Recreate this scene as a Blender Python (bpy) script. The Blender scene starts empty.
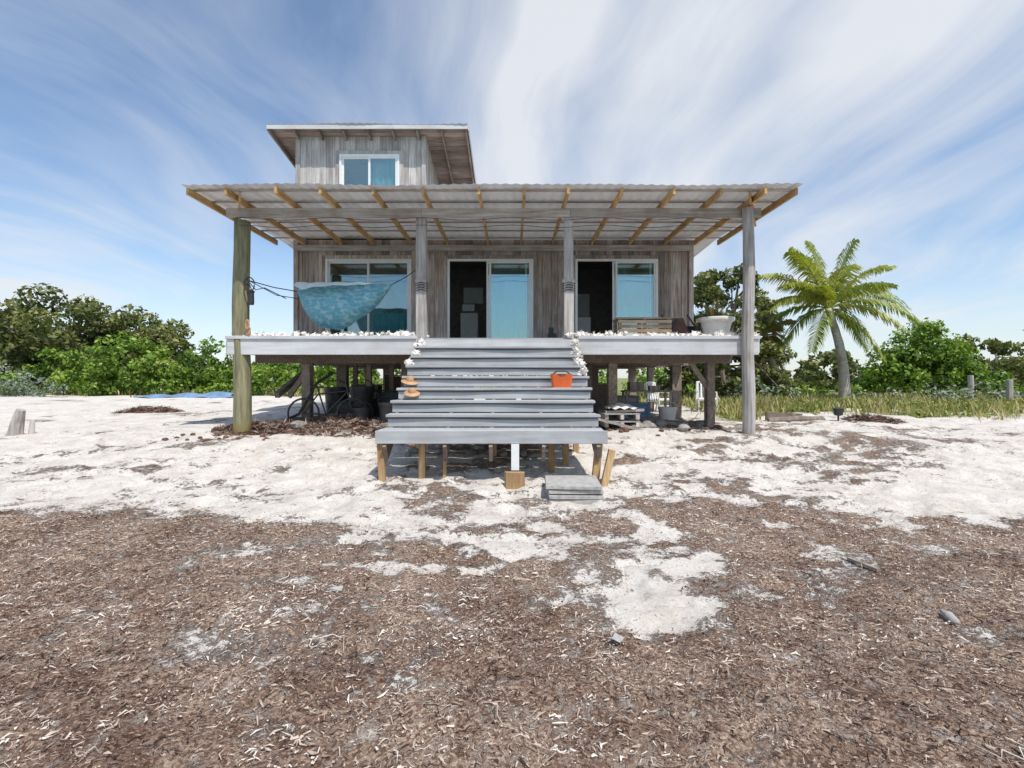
import bpy, math, random
import numpy as np
from mathutils import Vector, Matrix
random.seed(7); rng=np.random.default_rng(7)
S=bpy.context.scene
S.view_settings.view_transform='Standard'; S.view_settings.look='None'; S.view_settings.exposure=0
EYE=1.1
# ---------------- noise ----------------
_T=np.random.default_rng(3).random((256,256))
def vn(x,y):
    xi=np.floor(x).astype(int); yi=np.floor(y).astype(int); fx=x-xi; fy=y-yi
    fx=fx*fx*(3-2*fx); fy=fy*fy*(3-2*fy)
    a=_T[xi%256,yi%256]; b=_T[(xi+1)%256,yi%256]; c=_T[xi%256,(yi+1)%256]; d=_T[(xi+1)%256,(yi+1)%256]
    return (a*(1-fx)+b*fx)*(1-fy)+(c*(1-fx)+d*fx)*fy
def fbm(x,y,o=4):
    s=0;a=.5;n=0
    for i in range(o):
        s=s+a*vn(x+i*17.3,y+i*9.1); n+=a; x=x*2.03; y=y*2.03; a*=.5
    return s/n
def sst(a,b,x):
    t=np.clip((x-a)/(b-a),0,1); return t*t*(3-2*t)
def weed(x,y):
    x=np.asarray(x,float); y=np.asarray(y,float)
    edge=5.75+.2*np.sin(x*.9)
    s=1.12*sst(edge+.35,edge-.7,y)-.12*sst(6,7,y)
    def g(cx,cy,rx,ry): return np.exp(-(((x-cx)/rx)**2+((y-cy)/ry)**2))
    s=s-.65*g(-.1,4.95,1.9,.85)-.95*g(.95,3.5,.42,.45)-.9*g(5.6,6.3,1.9,.4)-.5*g(1.3,4.6,.9,.6)-.4*g(-1.2,4.9,.7,.5)
    s=s+.50*g(4.0,7.6,2.0,1.1)+.45*g(3.2,5.9,1.6,.8)+.45*g(8,9,3.5,1.0)+.30*g(-.8,6.2,1.3,.5)+.55*g(-5.3,10,1.0,.7)+.4*g(6,11,3,1)
    s=s+.6*g(-.2,8.8,1.5,1.6)+.75*g(-.3,14.0,5.2,3.3)+.4*g(-3.2,11,1.8,.9)
    n=fbm(x*1.1+5,y*1.7+3,5)-.5; n2=fbm(x*5+1,y*6.5+3,4)-.5
    s=np.clip(s+1.6*n+1.3*n2,0,1.25)
    holes=sst(.57,.68,fbm(x*2.1+40,y*2.6+11,4))*np.clip(.22+g(.6,4.6,2.8,1.3)+g(5,5.6,3,.9),0,1)
    return s*(1-.85*holes)
def green(x,y):
    x=np.asarray(x,float); y=np.asarray(y,float)
    n=fbm(x*.4+9,y*.4+2,4)-.5; p=fbm(x*.9+3,y*1.3+22,4)
    r=sst(12.0,14.2,y+4*n)*sst(4.6,6.5,x+2*n)*(1-.75*sst(.50,.62,p)*sst(20,15,y))
    l=sst(27,31,y+5*n)
    return np.clip(np.maximum(r,l),0,1)
def gz(x,y):
    x=np.asarray(x,float); y=np.asarray(y,float)
    base=0
    for d in (-.5,-.25,0,.25,.5):
        base=base+np.interp(y+d,[-300,-12,-5,0,5,6,7.1,8.5,10,12,20,40,100],[5.5,2.6,1.9,1.63,1.6,1.57,1.5,1.28,1.1,1.05,1.0,1.0,1.0])
    z=EYE-base/5
    near=sst(60,20,np.abs(y))
    fp=fbm(x*3.4+2,y*3.4+8,3)
    W=np.clip(weed(x,y),0,1)
    z=z+near*(.12*(fbm(x*.5,y*.5+7,2)-.5)+.05*(fbm(x*1.7,y*1.7,3)-.5)-.045*sst(.52,.66,fp)*(1-.6*W))
    w=W*sst(20,8,y)
    z=z+.03*w*(.4+fbm(x*11,y*11,3))+.05*w*(fbm(x*4.5+9,y*4.5,3)-.45)
    return z
def gz1(x,y): return float(gz(np.array([x]),np.array([y]))[0])
# ---------------- materials ----------------
def newmat(name):
    m=bpy.data.materials.new(name); m.use_nodes=True
    nt=m.node_tree; b=nt.nodes['Principled BSDF']; return m,nt,b
def nd(nt,t,props={},**inp):
    n=nt.nodes.new(t)
    for k,v in props.items(): setattr(n,k,v)
    for k,v in inp.items():
        k2=k.replace('_',' ')
        s=n.inputs[int(k[1:])] if (k[0]=='i' and k[1:].isdigit()) else n.inputs[k2]
        if isinstance(v,bpy.types.NodeSocket): nt.links.new(v,s)
        else: s.default_value=v
    return n
def c4(c): return (c[0],c[1],c[2],1)
def ramp(nt,fac,stops,interp='LINEAR'):
    r=nt.nodes.new('ShaderNodeValToRGB'); r.color_ramp.interpolation=interp
    e=r.color_ramp.elements
    while len(e)<len(stops): e.new(.5)
    for i,(p,c) in enumerate(stops): e[i].position=p; e[i].color=c4(c)
    nt.links.new(fac,r.inputs[0]); return r.outputs[0]
def attr(nt,name='rnd'):
    return nd(nt,'ShaderNodeAttribute',{'attribute_name':name}).outputs['Fac']
def mth(nt,op,a,b=0.0,c=0.0,clamp=False):
    return nd(nt,'ShaderNodeMath',{'operation':op,'use_clamp':clamp},i0=a,i1=b,i2=c).outputs[0]
def mix(nt,f,a,b,bt='MIX'):
    return nd(nt,'ShaderNodeMixRGB',{'blend_type':bt},i0=f,i1=a,i2=b).outputs[0]
def bump(nt,b,h,strength=.4,dist=.01):
    bn=nd(nt,'ShaderNodeBump',Strength=strength,Distance=dist,Height=h); nt.links.new(bn.outputs[0],b.inputs['Normal'])
def wood(name,ca,cb,scale=(25,25,2),rough=.85,ra=.5,bs=.5,stain=(.6,.5,.42)):
    m,nt,b=newmat(name)
    r=attr(nt); tc=nd(nt,'ShaderNodeTexCoord').outputs['Object']
    off=nd(nt,'ShaderNodeCombineXYZ',X=mth(nt,'MULTIPLY',r,31.0),Y=mth(nt,'MULTIPLY',r,17.0),Z=mth(nt,'MULTIPLY',r,53.0)).outputs[0]
    v=nd(nt,'ShaderNodeVectorMath',{'operation':'ADD'},i0=tc,i1=off).outputs[0]
    mp=nd(nt,'ShaderNodeMapping',Vector=v,Scale=scale).outputs[0]
    n=nd(nt,'ShaderNodeTexNoise',Vector=mp,Scale=1.0,Detail=4.0,Roughness=.65,Distortion=.4).outputs['Fac']
    col=ramp(nt,n,[(.3,ca),(.68,cb)])
    n2=nd(nt,'ShaderNodeTexNoise',Vector=v,Scale=1.7,Detail=3.0,Roughness=.6).outputs['Fac']
    f2=ramp(nt,n2,[(.4,(0,0,0)),(.7,(.75,.75,.75))])
    col=mix(nt,f2,col,mix(nt,1.0,col,c4(stain),'MULTIPLY'))
    br=mth(nt,'MULTIPLY_ADD',r,ra,1-ra/2)
    col=nd(nt,'ShaderNodeVectorMath',{'operation':'SCALE'},i0=col,Scale=br).outputs[0]
    nt.links.new(col,b.inputs['Base Color']); b.inputs['Roughness'].default_value=rough
    bump(nt,b,n,bs,.008); return m
def plain(name,c,rough=.6,metal=0,var=.25,sc=6,bs=.15,spec=.5):
    m,nt,b=newmat(name)
    tc=nd(nt,'ShaderNodeTexCoord').outputs['Object']
    n=nd(nt,'ShaderNodeTexNoise',Vector=tc,Scale=sc,Detail=4.0,Roughness=.65).outputs['Fac']
    a=[x*(1-var) for x in c]; d=[min(1,x*(1+var)) for x in c]
    col=ramp(nt,n,[(.3,a),(.7,d)])
    nt.links.new(col,b.inputs['Base Color']); b.inputs['Roughness'].default_value=rough; b.inputs['Metallic'].default_value=metal
    b.inputs['Specular IOR Level'].default_value=spec
    bump(nt,b,n,bs,.01); return m
def leafmat(name,stops,trans=.3,rough=.55):
    m,nt,b=newmat(name)
    col=ramp(nt,attr(nt),stops)
    nt.links.new(col,b.inputs['Base Color']); b.inputs['Roughness'].default_value=rough
    b.inputs['Specular IOR Level'].default_value=.3
    if trans>0:
        t=nd(nt,'ShaderNodeBsdfTranslucent',Color=mix(nt,1.0,col,(1.2,1.25,.6,1),'MULTIPLY'))
        ms=nd(nt,'ShaderNodeMixShader',i0=trans,i1=b.outputs[0],i2=t.outputs[0])
        nt.links.new(ms.outputs[0],nt.nodes['Material Output'].inputs['Surface'])
    return m
M={}
M['wall']=wood('weathered_board',(.22,.175,.15),(.55,.475,.425),(22,22,1.6),ra=.75,stain=(.66,.52,.42))
M['wall2']=wood('silvered_board',(.31,.285,.265),(.62,.585,.555),(22,22,1.4),ra=.5,stain=(.75,.66,.60))
M['postg']=wood('grey_post',(.27,.25,.235),(.58,.55,.52),(25,25,1.5),ra=.3,stain=(.75,.68,.62))
M['greyx']=wood('grey_beam',(.30,.26,.235),(.56,.51,.47),(1.5,25,25),ra=.3)
M['lumber']=wood('yellow_lumber',(.36,.21,.085),(.62,.42,.20),(25,2,25),ra=.5,stain=(.75,.62,.5))
M['lumberz']=wood('yellow_stake',(.36,.22,.10),(.58,.41,.22),(25,25,2),ra=.4)
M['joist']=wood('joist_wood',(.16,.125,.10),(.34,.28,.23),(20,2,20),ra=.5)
M['paint']=wood('grey_deck_paint',(.35,.362,.375),(.46,.475,.49),(1.2,14,14),rough=.6,ra=.16,bs=.2,stain=(.78,.75,.72))
M['fascia']=wood('pale_fascia_paint',(.50,.505,.51),(.64,.645,.65),(1.0,14,14),rough=.65,ra=.12,bs=.2,stain=(.75,.72,.7))
M['white']=plain('white_frame',(.78,.78,.77),.45,var=.06)
M['shell']=plain('shell',(.80,.74,.68),.5,var=.2,sc=12)
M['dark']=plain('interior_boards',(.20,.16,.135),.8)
M['black']=plain('black_plastic',(.03,.03,.032),.45,var=.3)
M['conc']=plain('concrete',(.38,.37,.35),.9,var=.25,sc=14,bs=.5)
M['rock']=plain('rock',(.28,.26,.24),.9,var=.4,sc=5,bs=.6)
M['orange']=plain('orange_plastic',(.70,.13,.03),.5,var=.15)
M['straw']=plain('straw',(.46,.27,.14),.8,var=.25)
M['teal']=plain('teal_reflection',(.16,.42,.45),.8,var=.25,sc=3)  # turquoise reflection of the panes, put into a cloth colour
M['blue']=plain('blue_tarp',(.16,.26,.40),.5,var=.3,sc=3)
M['brown']=plain('brown_fabric',(.13,.065,.045),.8)
M['pot']=plain('planter',(.68,.65,.60),.6,var=.1)
M['trunk']=wood('palm_trunk',(.36,.33,.29),(.62,.58,.52),(4,4,14),ra=.2)
M['bark']=wood('bark',(.14,.11,.09),(.32,.27,.23),(10,10,3),ra=.3)
def leftpost():
    m,nt,b=newmat('algae_post')
    tc=nd(nt,'ShaderNodeTexCoord').outputs['Object']
    g=nd(nt,'ShaderNodeNewGeometry').outputs['Position']
    z=nd(nt,'ShaderNodeSeparateXYZ',Vector=g).outputs['Z']
    mp=nd(nt,'ShaderNodeMapping',Vector=tc,Scale=(14,14,1.5)).outputs[0]
    n=nd(nt,'ShaderNodeTexNoise',Vector=mp,Scale=1.0,Detail=5.0,Roughness=.65).outputs['Fac']
    c1=ramp(nt,n,[(.3,(.11,.10,.06)),(.55,(.24,.23,.13)),(.75,(.42,.32,.19))])
    c2=ramp(nt,n,[(.3,(.26,.18,.04)),(.7,(.62,.45,.11))])
    zz=mth(nt,'ADD',z,mth(nt,'MULTIPLY',n,1.6))
    f=ramp(nt,zz,[(.75,(1,1,1)),(1.15,(0,0,0))])
    nt.links.new(mix(nt,f,c1,c2),b.inputs['Base Color']); b.inputs['Roughness'].default_value=.85; bump(nt,b,n,.6,.01); return m
M['postl']=leftpost()
def tin():
    m,nt,b=newmat('corrugated_sheet')
    tc=nd(nt,'ShaderNodeTexCoord').outputs['Object']
    mp=nd(nt,'ShaderNodeMapping',Vector=tc,Scale=(1.2,.35,1)).outputs[0]
    n=nd(nt,'ShaderNodeTexNoise',Vector=mp,Scale=2.0,Detail=5.0,Roughness=.65).outputs['Fac']
    col=ramp(nt,n,[(.3,(.34,.33,.33)),(.5,(.52,.51,.50)),(.72,(.64,.64,.64))])
    nt.links.new(col,b.inputs['Base Color']); b.inputs['Roughness'].default_value=.5
    t=nd(nt,'ShaderNodeBsdfTranslucent',Color=(.75,.74,.72,1))
    ms=nd(nt,'ShaderNodeMixShader',i0=.10,i1=b.outputs[0],i2=t.outputs[0])
    nt.links.new(ms.outputs[0],nt.nodes['Material Output'].inputs['Surface']); return m
M['tin']=tin()
def glass():
    m,nt,b=newmat('window_glass')
    gl=nd(nt,'ShaderNodeBsdfGlossy',Color=(.75,.95,.98,1),Roughness=.03)
    tr=nd(nt,'ShaderNodeBsdfTransparent',Color=(.80,.90,.90,1))
    ms=nd(nt,'ShaderNodeMixShader',i0=.20,i1=tr.outputs[0],i2=gl.outputs[0])
    nt.links.new(ms.outputs[0],nt.nodes['Material Output'].inputs['Surface']); return m
M['glass']=glass()
def hamm():
    m,nt,b=newmat('hammock_cloth')
    tc=nd(nt,'ShaderNodeTexCoord').outputs['Object']
    mp=nd(nt,'ShaderNodeMapping',Vector=tc,Rotation=(0,.5,0),Scale=(9,4,18)).outputs[0]
    v=nd(nt,'ShaderNodeTexVoronoi',Vector=mp,Scale=1.0).outputs['Distance']
    n=nd(nt,'ShaderNodeTexNoise',Vector=tc,Scale=3.0,Detail=4.0).outputs['Fac']
    col=ramp(nt,v,[(.1,(.22,.58,.68)),(.45,(.12,.42,.55)),(.75,(.52,.76,.80))])
    col=mix(nt,.35,col,ramp(nt,n,[(.35,(.09,.34,.50)),(.65,(.42,.72,.76))]))
    nt.links.new(col,b.inputs['Base Color']); b.inputs['Roughness'].default_value=.8; bump(nt,b,v,.5,.02)
    t=nd(nt,'ShaderNodeBsdfTranslucent',Color=(.35,.70,.78,1))
    ms=nd(nt,'ShaderNodeMixShader',i0=.2,i1=b.outputs[0],i2=t.outputs[0])
    nt.links.new(ms.outputs[0],nt.nodes['Material Output'].inputs['Surface']); return m
M['hamm']=hamm()
M['hammlight']=plain('hammock_lining',(.68,.80,.82),.8,var=.1)
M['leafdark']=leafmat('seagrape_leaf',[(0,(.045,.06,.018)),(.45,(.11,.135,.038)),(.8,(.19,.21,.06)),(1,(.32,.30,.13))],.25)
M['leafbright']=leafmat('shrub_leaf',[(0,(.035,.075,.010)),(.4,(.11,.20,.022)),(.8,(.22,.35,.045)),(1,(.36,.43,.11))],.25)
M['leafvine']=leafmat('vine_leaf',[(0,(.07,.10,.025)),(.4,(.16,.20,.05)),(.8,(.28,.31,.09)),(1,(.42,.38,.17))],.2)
M['leafgrey']=leafmat('sea_lavender_leaf',[(0,(.07,.10,.06)),(.5,(.17,.22,.15)),(1,(.32,.36,.27))],0)
M['grass']=leafmat('dune_grass_blade',[(0,(.12,.15,.04)),(.4,(.24,.27,.07)),(.7,(.40,.37,.15)),(1,(.52,.44,.26))],.2)
M['frond']=leafmat('palm_leaflet',[(0,(.09,.15,.025)),(.4,(.20,.27,.04)),(.7,(.38,.40,.08)),(1,(.58,.52,.18))],.35,.4)
M['deadfrond']=leafmat('dry_leaflet',[(0,(.14,.11,.05)),(.5,(.30,.27,.10)),(1,(.48,.38,.20))])
M['strip']=leafmat('seaweed_strip',[(0,(.040,.022,.017)),(.18,(.13,.075,.055)),(.42,(.33,.235,.18)),(.7,(.54,.44,.365)),(1,(.80,.74,.66))],0,.85)
# ---------------- mesh builder ----------------
class MB:
    def __init__(s): s.v=[]; s.f=[]; s.r=[]
    def box(s,x0,x1,y0,y1,z0,z1,r=None,rot=None,jit=0):
        r=random.random() if r is None else r
        c=Vector(((x0+x1)/2,(y0+y1)/2,(z0+z1)/2)); k=len(s.v)
        for z in (z0,z1):
            for (x,y) in ((x0,y0),(x1,y0),(x1,y1),(x0,y1)):
                p=Vector((x,y,z))+Vector([random.uniform(-jit,jit) for _ in range(3)])
                if rot is not None: p=rot@(p-c)+c
                s.v.append(tuple(p))
        for f in ((0,3,2,1),(4,5,6,7),(0,1,5,4),(1,2,6,5),(2,3,7,6),(3,0,4,7)):
            s.f.append([k+i for i in f]); s.r.append(r)
    def tube(s,path,rad,n=10,r=None,jit=0,cap=True):
        r=random.random() if r is None else r
        P=[Vector(p) for p in path]
        if not hasattr(rad,'__len__'): rad=[rad]*len(P)
        k=len(s.v)
        for i,p in enumerate(P):
            t=(P[min(i+1,len(P)-1)]-P[max(i-1,0)]).normalized()
            a=t.cross(Vector((0,1,0)) if abs(t.y)<.9 else Vector((1,0,0))).normalized(); b=t.cross(a)
            for j in range(n):
                an=2*math.pi*j/n; q=rad[i]*(1+random.uniform(-jit,jit))
                s.v.append(tuple(p+a*math.cos(an)*q+b*math.sin(an)*q))
        for i in range(len(P)-1):
            for j in range(n):
                s.f.append([k+i*n+j,k+i*n+(j+1)%n,k+(i+1)*n+(j+1)%n,k+(i+1)*n+j]); s.r.append(r)
        if cap:
            s.f.append([k+j for j in range(n)][::-1]); s.r.append(r)
            s.f.append([k+(len(P)-1)*n+j for j in range(n)]); s.r.append(r)
    def grid(s,fn,nu,nv,r=.5,closeu=False):
        k=len(s.v)
        for i in range(nu+1):
            for j in range(nv+1): s.v.append(tuple(fn(i/nu,j/nv)))
        for i in range(nu):
            for j in range(nv):
                a=k+i*(nv+1)+j; s.f.append([a,a+nv+1,a+nv+2,a+1]); s.r.append(r)
    def quad(s,a,b,c,d,r):
        k=len(s.v); s.v+= [tuple(a),tuple(b),tuple(c),tuple(d)]; s.f.append([k,k+1,k+2,k+3]); s.r.append(r)
def finish(name,me,m,parent=None,smooth=False,bev=0):
    n=len(me.vertices); co=np.empty(n*3,'f'); me.vertices.foreach_get('co',co); co=co.reshape(-1,3)
    c=(co.min(0)+co.max(0))/2; c[2]=co[:,2].min()
    if name in('ground',): c[:]=0
    co-=c; me.vertices.foreach_set('co',co.ravel()); me.update()
    o=bpy.data.objects.new(name,me); o.location=[float(q) for q in c]; S.collection.objects.link(o)
    me.materials.append(m)
    if smooth: me.polygons.foreach_set('use_smooth',[True]*len(me.polygons))
    if bev:
        b=o.modifiers.new('bevel','BEVEL'); b.width=bev; b.segments=2; b.limit_method='ANGLE'
    if parent:
        o.parent=parent; o.matrix_parent_inverse=Matrix.Translation(parent.location).inverted()
    return o
def obj(name,mb,m,parent=None,smooth=False,bev=0):
    me=bpy.data.meshes.new(name); me.from_pydata(mb.v,[],mb.f)
    a=me.attributes.new('rnd','FLOAT','FACE'); a.data.foreach_set('value',mb.r); me.update()
    return finish(name,me,m,parent,smooth,bev)
def quads(name,V,r,m,parent=None):
    V=np.asarray(V,'f').reshape(-1,3); n=len(V)//4
    me=bpy.data.meshes.new(name); me.vertices.add(4*n); me.vertices.foreach_set('co',V.ravel())
    me.loops.add(4*n); me.loops.foreach_set('vertex_index',np.arange(4*n,dtype='i'))
    me.polygons.add(n); me.polygons.foreach_set('loop_start',np.arange(0,4*n,4,dtype='i'))
    me.update(calc_edges=True)
    a=me.attributes.new('rnd','FLOAT','FACE'); a.data.foreach_set('value',np.clip(np.asarray(r,'f'),0,1)); me.update()
    return finish(name,me,m,parent)
def empty(name,loc):
    e=bpy.data.objects.new(name,None); e.location=loc; e.empty_display_size=.3; S.collection.objects.link(e); return e
def rotm(rx=0,ry=0,rz=0):
    return (Matrix.Rotation(rz,3,'Z')@Matrix.Rotation(ry,3,'Y')@Matrix.Rotation(rx,3,'X'))
# ---------------- ground ----------------
def axis(parts):
    a=[]
    for (s,e,st) in parts: a+=list(np.arange(s,e,st))
    a.append(parts[-1][1]); return np.array(a)
ys=axis([(-600,-60,60),(-60,-5,3),(-5,1.5,.5),(1.5,5,.03),(5,9,.045),(9,14,.09),(14,40,.5),(40,120,6),(120,1500,120)])
xh=axis([(0,4,.035),(4,9,.06),(9,16,.14),(16,50,1),(50,140,9),(140,1500,130)])
xs=np.concatenate([-xh[:0:-1],xh])
X,Y=np.meshgrid(xs,ys); Xf=X.ravel(); Yf=Y.ravel()
Z=gz(Xf,Yf); nx=len(xs); ny=len(ys)
me=bpy.data.meshes.new('ground'); me.vertices.add(nx*ny)
me.vertices.foreach_set('co',np.stack([Xf,Yf,Z],1).astype('f').ravel())
I,J=np.meshgrid(np.arange(nx-1),np.arange(ny-1)); a=(J*nx+I).ravel()
F=np.stack([a,a+1,a+nx+1,a+nx],1).astype('i'); nf=len(F)
me.loops.add(nf*4); me.loops.foreach_set('vertex_index',F.ravel()); me.polygons.add(nf); me.polygons.foreach_set('loop_start',np.arange(0,4*nf,4,dtype='i'))
me.update(calc_edges=True)
at=me.attributes.new('weed','FLOAT','POINT'); at.data.foreach_set('value',weed(Xf,Yf).astype('f'))
at=me.attributes.new('green','FLOAT','POINT'); at.data.foreach_set('value',green(Xf,Yf).astype('f'))
def groundmat():
    m,nt,b=newmat('beach_sand_and_seaweed')
    tc=nd(nt,'ShaderNodeNewGeometry').outputs['Position']
    N=lambda sc,det=4.0,ro=.65,dist=0.0: nd(nt,'ShaderNodeTexNoise',Vector=tc,Scale=sc,Detail=det,Roughness=ro,Distortion=dist).outputs['Fac']
    n1=N(3.0,6.0,.75)
    sand=ramp(nt,n1,[(.3,(.49,.44,.385)),(.5,(.64,.60,.55)),(.7,(.72,.69,.64))])
    n38=N(34.0,4.0,.75)
    sp=ramp(nt,n38,[(.32,(.42,.32,.25)),(.44,(1,1,1))])
    sand=mix(nt,.85,sand,sp,'MULTIPLY')
    v=nd(nt,'ShaderNodeTexVoronoi',Vector=tc,Scale=80.0)
    vc=nd(nt,'ShaderNodeSeparateColor',Color=v.outputs['Color']).outputs[0]
    n16=N(15.0,6.0,.8)
    wn=mth(nt,'ADD',mth(nt,'MULTIPLY',vc,.5),mth(nt,'MULTIPLY',n16,.55))
    wc=ramp(nt,wn,[(.15,(.08,.045,.034)),(.36,(.22,.145,.108)),(.58,(.40,.30,.235)),(.85,(.64,.54,.45))])
    big=ramp(nt,N(1.6,4.0,.7),[(.36,(.62,.52,.49)),(.6,(1.12,1.09,1.05))])
    wc=mix(nt,1.0,wc,big,'MULTIPLY')
    wm=mth(nt,'ADD',attr(nt,'weed'),mth(nt,'MULTIPLY_ADD',n16,2.0,-1.0))
    wf=ramp(nt,wm,[(.34,(0,0,0)),(.60,(1,1,1))])
    fleck=ramp(nt,N(7.0,6.0,.8),[(.53,(1,1,1)),(.64,(.35,.35,.35))])
    wf=mth(nt,'MULTIPLY',wf,fleck)
    col=mix(nt,wf,sand,wc)
    gc=ramp(nt,N(1.5,5.0,.7),[(.3,(.10,.14,.04)),(.5,(.20,.23,.08)),(.7,(.42,.38,.25))])
    gf=ramp(nt,mth(nt,'ADD',attr(nt,'green'),mth(nt,'MULTIPLY_ADD',n1,1.0,-.5)),[(.4,(0,0,0)),(.6,(1,1,1))])
    col=mix(nt,gf,col,gc)
    nt.links.new(col,b.inputs['Base Color']); b.inputs['Roughness'].default_value=.95; b.inputs['Specular IOR Level'].default_value=.1
    h=mth(nt,'ADD',mth(nt,'MULTIPLY',wn,wf),mth(nt,'MULTIPLY',n16,.6))
    bump(nt,b,h,1.0,.04); return m
finish('ground',me,groundmat(),smooth=True)
mb=MB(); mb.quad((-900,-900,-.85),(900,-900,-.85),(900,-6,-.85),(-900,-6,-.85),.5)
def seamat():
    m,nt,b=newmat('sea_water'); b.inputs['Base Color'].default_value=(.05,.30,.33,1); b.inputs['Roughness'].default_value=.12
    n=nd(nt,'ShaderNodeTexNoise',Vector=nd(nt,'ShaderNodeNewGeometry').outputs['Position'],Scale=1.5,Detail=4.0).outputs['Fac']; bump(nt,b,n,.5,.1); return m
obj('sea',mb,seamat())
# ---------------- seaweed litter ----------------
def litter(n,ymin,ymax,wth,smin,smax,seed,pw=1.0,we=2.5,le=3.2):
    r=np.random.default_rng(seed)
    y=ymin+(ymax-ymin)*r.random(n)**pw; x=(r.random(n)*2-1)*(y*1.12+.4)
    w=weed(x,y); keep=(r.random(n)*.9+wth)<w+.08*r.random(n); x=x[keep];y=y[keep];w=w[keep]; n=len(x)
    z=gz(x,y); L=smin+(smax-smin)*r.random(n)**le; W=.0012+.006*r.random(n)**we
    a=r.random(n)*6.283; tl=(r.random(n)-.35)*1.2; cu=(r.random(n)-.5)*3.6
    d=np.stack([np.cos(a),np.sin(a),np.tan(tl)*.5],1); a2=a+cu; d2=np.stack([np.cos(a2),np.sin(a2),-np.tan(tl)*.7],1)
    p=np.stack([x,y,z+.002+.018*r.random(n)],1)
    tw=r.random(n)*1.4
    sd=np.stack([-np.sin(a)*np.cos(tw),np.cos(a)*np.cos(tw),np.sin(tw)],1)*W[:,None]
    p1=p+d*L[:,None]*.5; p2=p1+d2*L[:,None]*.5
    q1=np.stack([p-sd*.3,p+sd*.5,p1+sd,p1-sd*.8],1); q2=np.stack([p1-sd*.8,p1+sd,p2+sd*.15,p2-sd*.15],1)
    big=fbm(x*1.9,y*1.9+4,4); fine=fbm(x*9,y*9+4,2); rr=np.clip(.0+.92*r.random(n)+(big-.5)*.8+(fine-.5)*.5,0,1)
    return np.concatenate([q1,q2]).reshape(-1,3),np.concatenate([rr,rr])
A=litter(135000,1.7,6.2,.08,.010,.085,1,.75); B=litter(60000,5,11,.0,.02,.08,2)
quads('seaweed_litter',np.concatenate([A[0],B[0]]),np.concatenate([A[1],B[1]]),M['strip'])
mb=MB()
for i in range(260):
    y=random.uniform(2,8); x=random.uniform(-1,1)*(y*1.05)
    if weed([x],[y])[0]<.25: continue
    a=random.random()*6.28; L=random.uniform(.05,.30)*random.random()+.04; z=gz1(x,y)+.018; P=[]
    for k in range(6):
        P.append((x+math.cos(a)*L*k/5,y+math.sin(a)*L*k/5,z+random.uniform(0,.02))); a+=random.uniform(-.8,.8)
    mb.tube(P,[.002,.003,.003,.0028,.002,.001],5,r=random.choice([random.uniform(0,.2),random.uniform(.5,1)]))
obj('dry_twigs',mb,M['strip'])
# ---------------- house ----------------
H=empty('beach_house',(-.4,12.8,0))
WY=12.8; DK=1.9; WT=4.60; XL,XR=-5.5,4.56
ops=[(-4.74,-2.56,4.12),(-1.64,.54,4.12),(1.61,3.71,4.12)]
mb=MB(); x=XL
while x<XR-.02:
    w=min(random.uniform(.14,.26),XR-x); z0=DK
    for (a,b_,t) in ops:
        if x<a<x+w: w=max(a-x,.02)
        if x<b_<x+w: w=max(b_-x,.02)
    c=x+w/2
    for (a,b_,t) in ops:
        if a<c<b_: z0=t
    o=random.uniform(0,.015)
    mb.box(x+.003,x+w-.003,WY-.03-o,WY,z0,WT+.02)
    x+=w
for X0 in (XL,XR):
    y=WY+.02
    while y<18.4:
        w=random.uniform(.16,.26); mb.box(X0-.02,X0+.02,y,y+w-.006,DK-.3,WT); y+=w
x=XL
while x<XR: mb.box(x,x+.24,18.4,18.43,DK-.3,WT); x+=.245
mb.box(XL-.06,XL+.05,WY-.085,WY-.05,DK,WT); mb.box(XR-.05,XR+.06,WY-.085,WY-.05,DK,WT)
obj('wall_boards',mb,M['wall'],H)
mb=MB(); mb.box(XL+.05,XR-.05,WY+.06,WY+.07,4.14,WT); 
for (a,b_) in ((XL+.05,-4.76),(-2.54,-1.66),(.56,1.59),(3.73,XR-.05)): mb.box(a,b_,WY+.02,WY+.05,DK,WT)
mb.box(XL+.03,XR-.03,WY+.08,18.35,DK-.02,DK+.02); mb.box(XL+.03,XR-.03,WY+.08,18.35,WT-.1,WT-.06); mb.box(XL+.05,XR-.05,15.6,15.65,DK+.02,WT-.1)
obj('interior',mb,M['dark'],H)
mb=MB()
mb.grid(lambda u,v:(-.53+1.0*u,WY+.22+.03*math.sin(u*40),DK+.03+1.15*v),60,2)
mb.grid(lambda u,v:(-3.6+.98*u,WY+.25+.03*math.sin(u*38),DK+.03+.85*v),60,2)
mb.grid(lambda u,v:(2.75+.22*u,WY+.25+.03*math.sin(u*18),DK+.03+2.05*v),30,2)
mb.grid(lambda u,v:(2.9+.8*u,WY+.3+.02*math.sin(u*25),DK+.03+.7*v),30,2)
obj('reflection_curtains',mb,M['teal'],H)  # teal sheets added behind the glass, painting its turquoise reflection
mb=MB()
mb.box(-1.5,-1.0,14.6,15.0,DK+.03,DK+1.1); mb.box(-1.45,-1.1,14.62,14.9,DK+1.15,DK+1.35); mb.box(1.75,2.2,14.0,14.4,DK+.03,DK+.9); mb.box(3.1,3.7,14.1,14.5,DK+1.3,DK+2.0); mb.box(-4.5,-3.6,14,14.5,DK+.03,DK+1.1); mb.box(-4.4,-3.9,15.5,15.58,DK+1.2,DK+1.9)
mb.box(1.7,2.4,15.5,15.58,DK+1.1,DK+1.8); mb.box(-1.5,-.9,15.5,15.58,DK+1.5,DK+2.0); mb.box(-.2,.35,13.9,14.3,DK+1.3,DK+1.9)
obj('indoor_furniture',mb,M['pot'],H)
fr=MB(); gl=MB()
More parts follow.
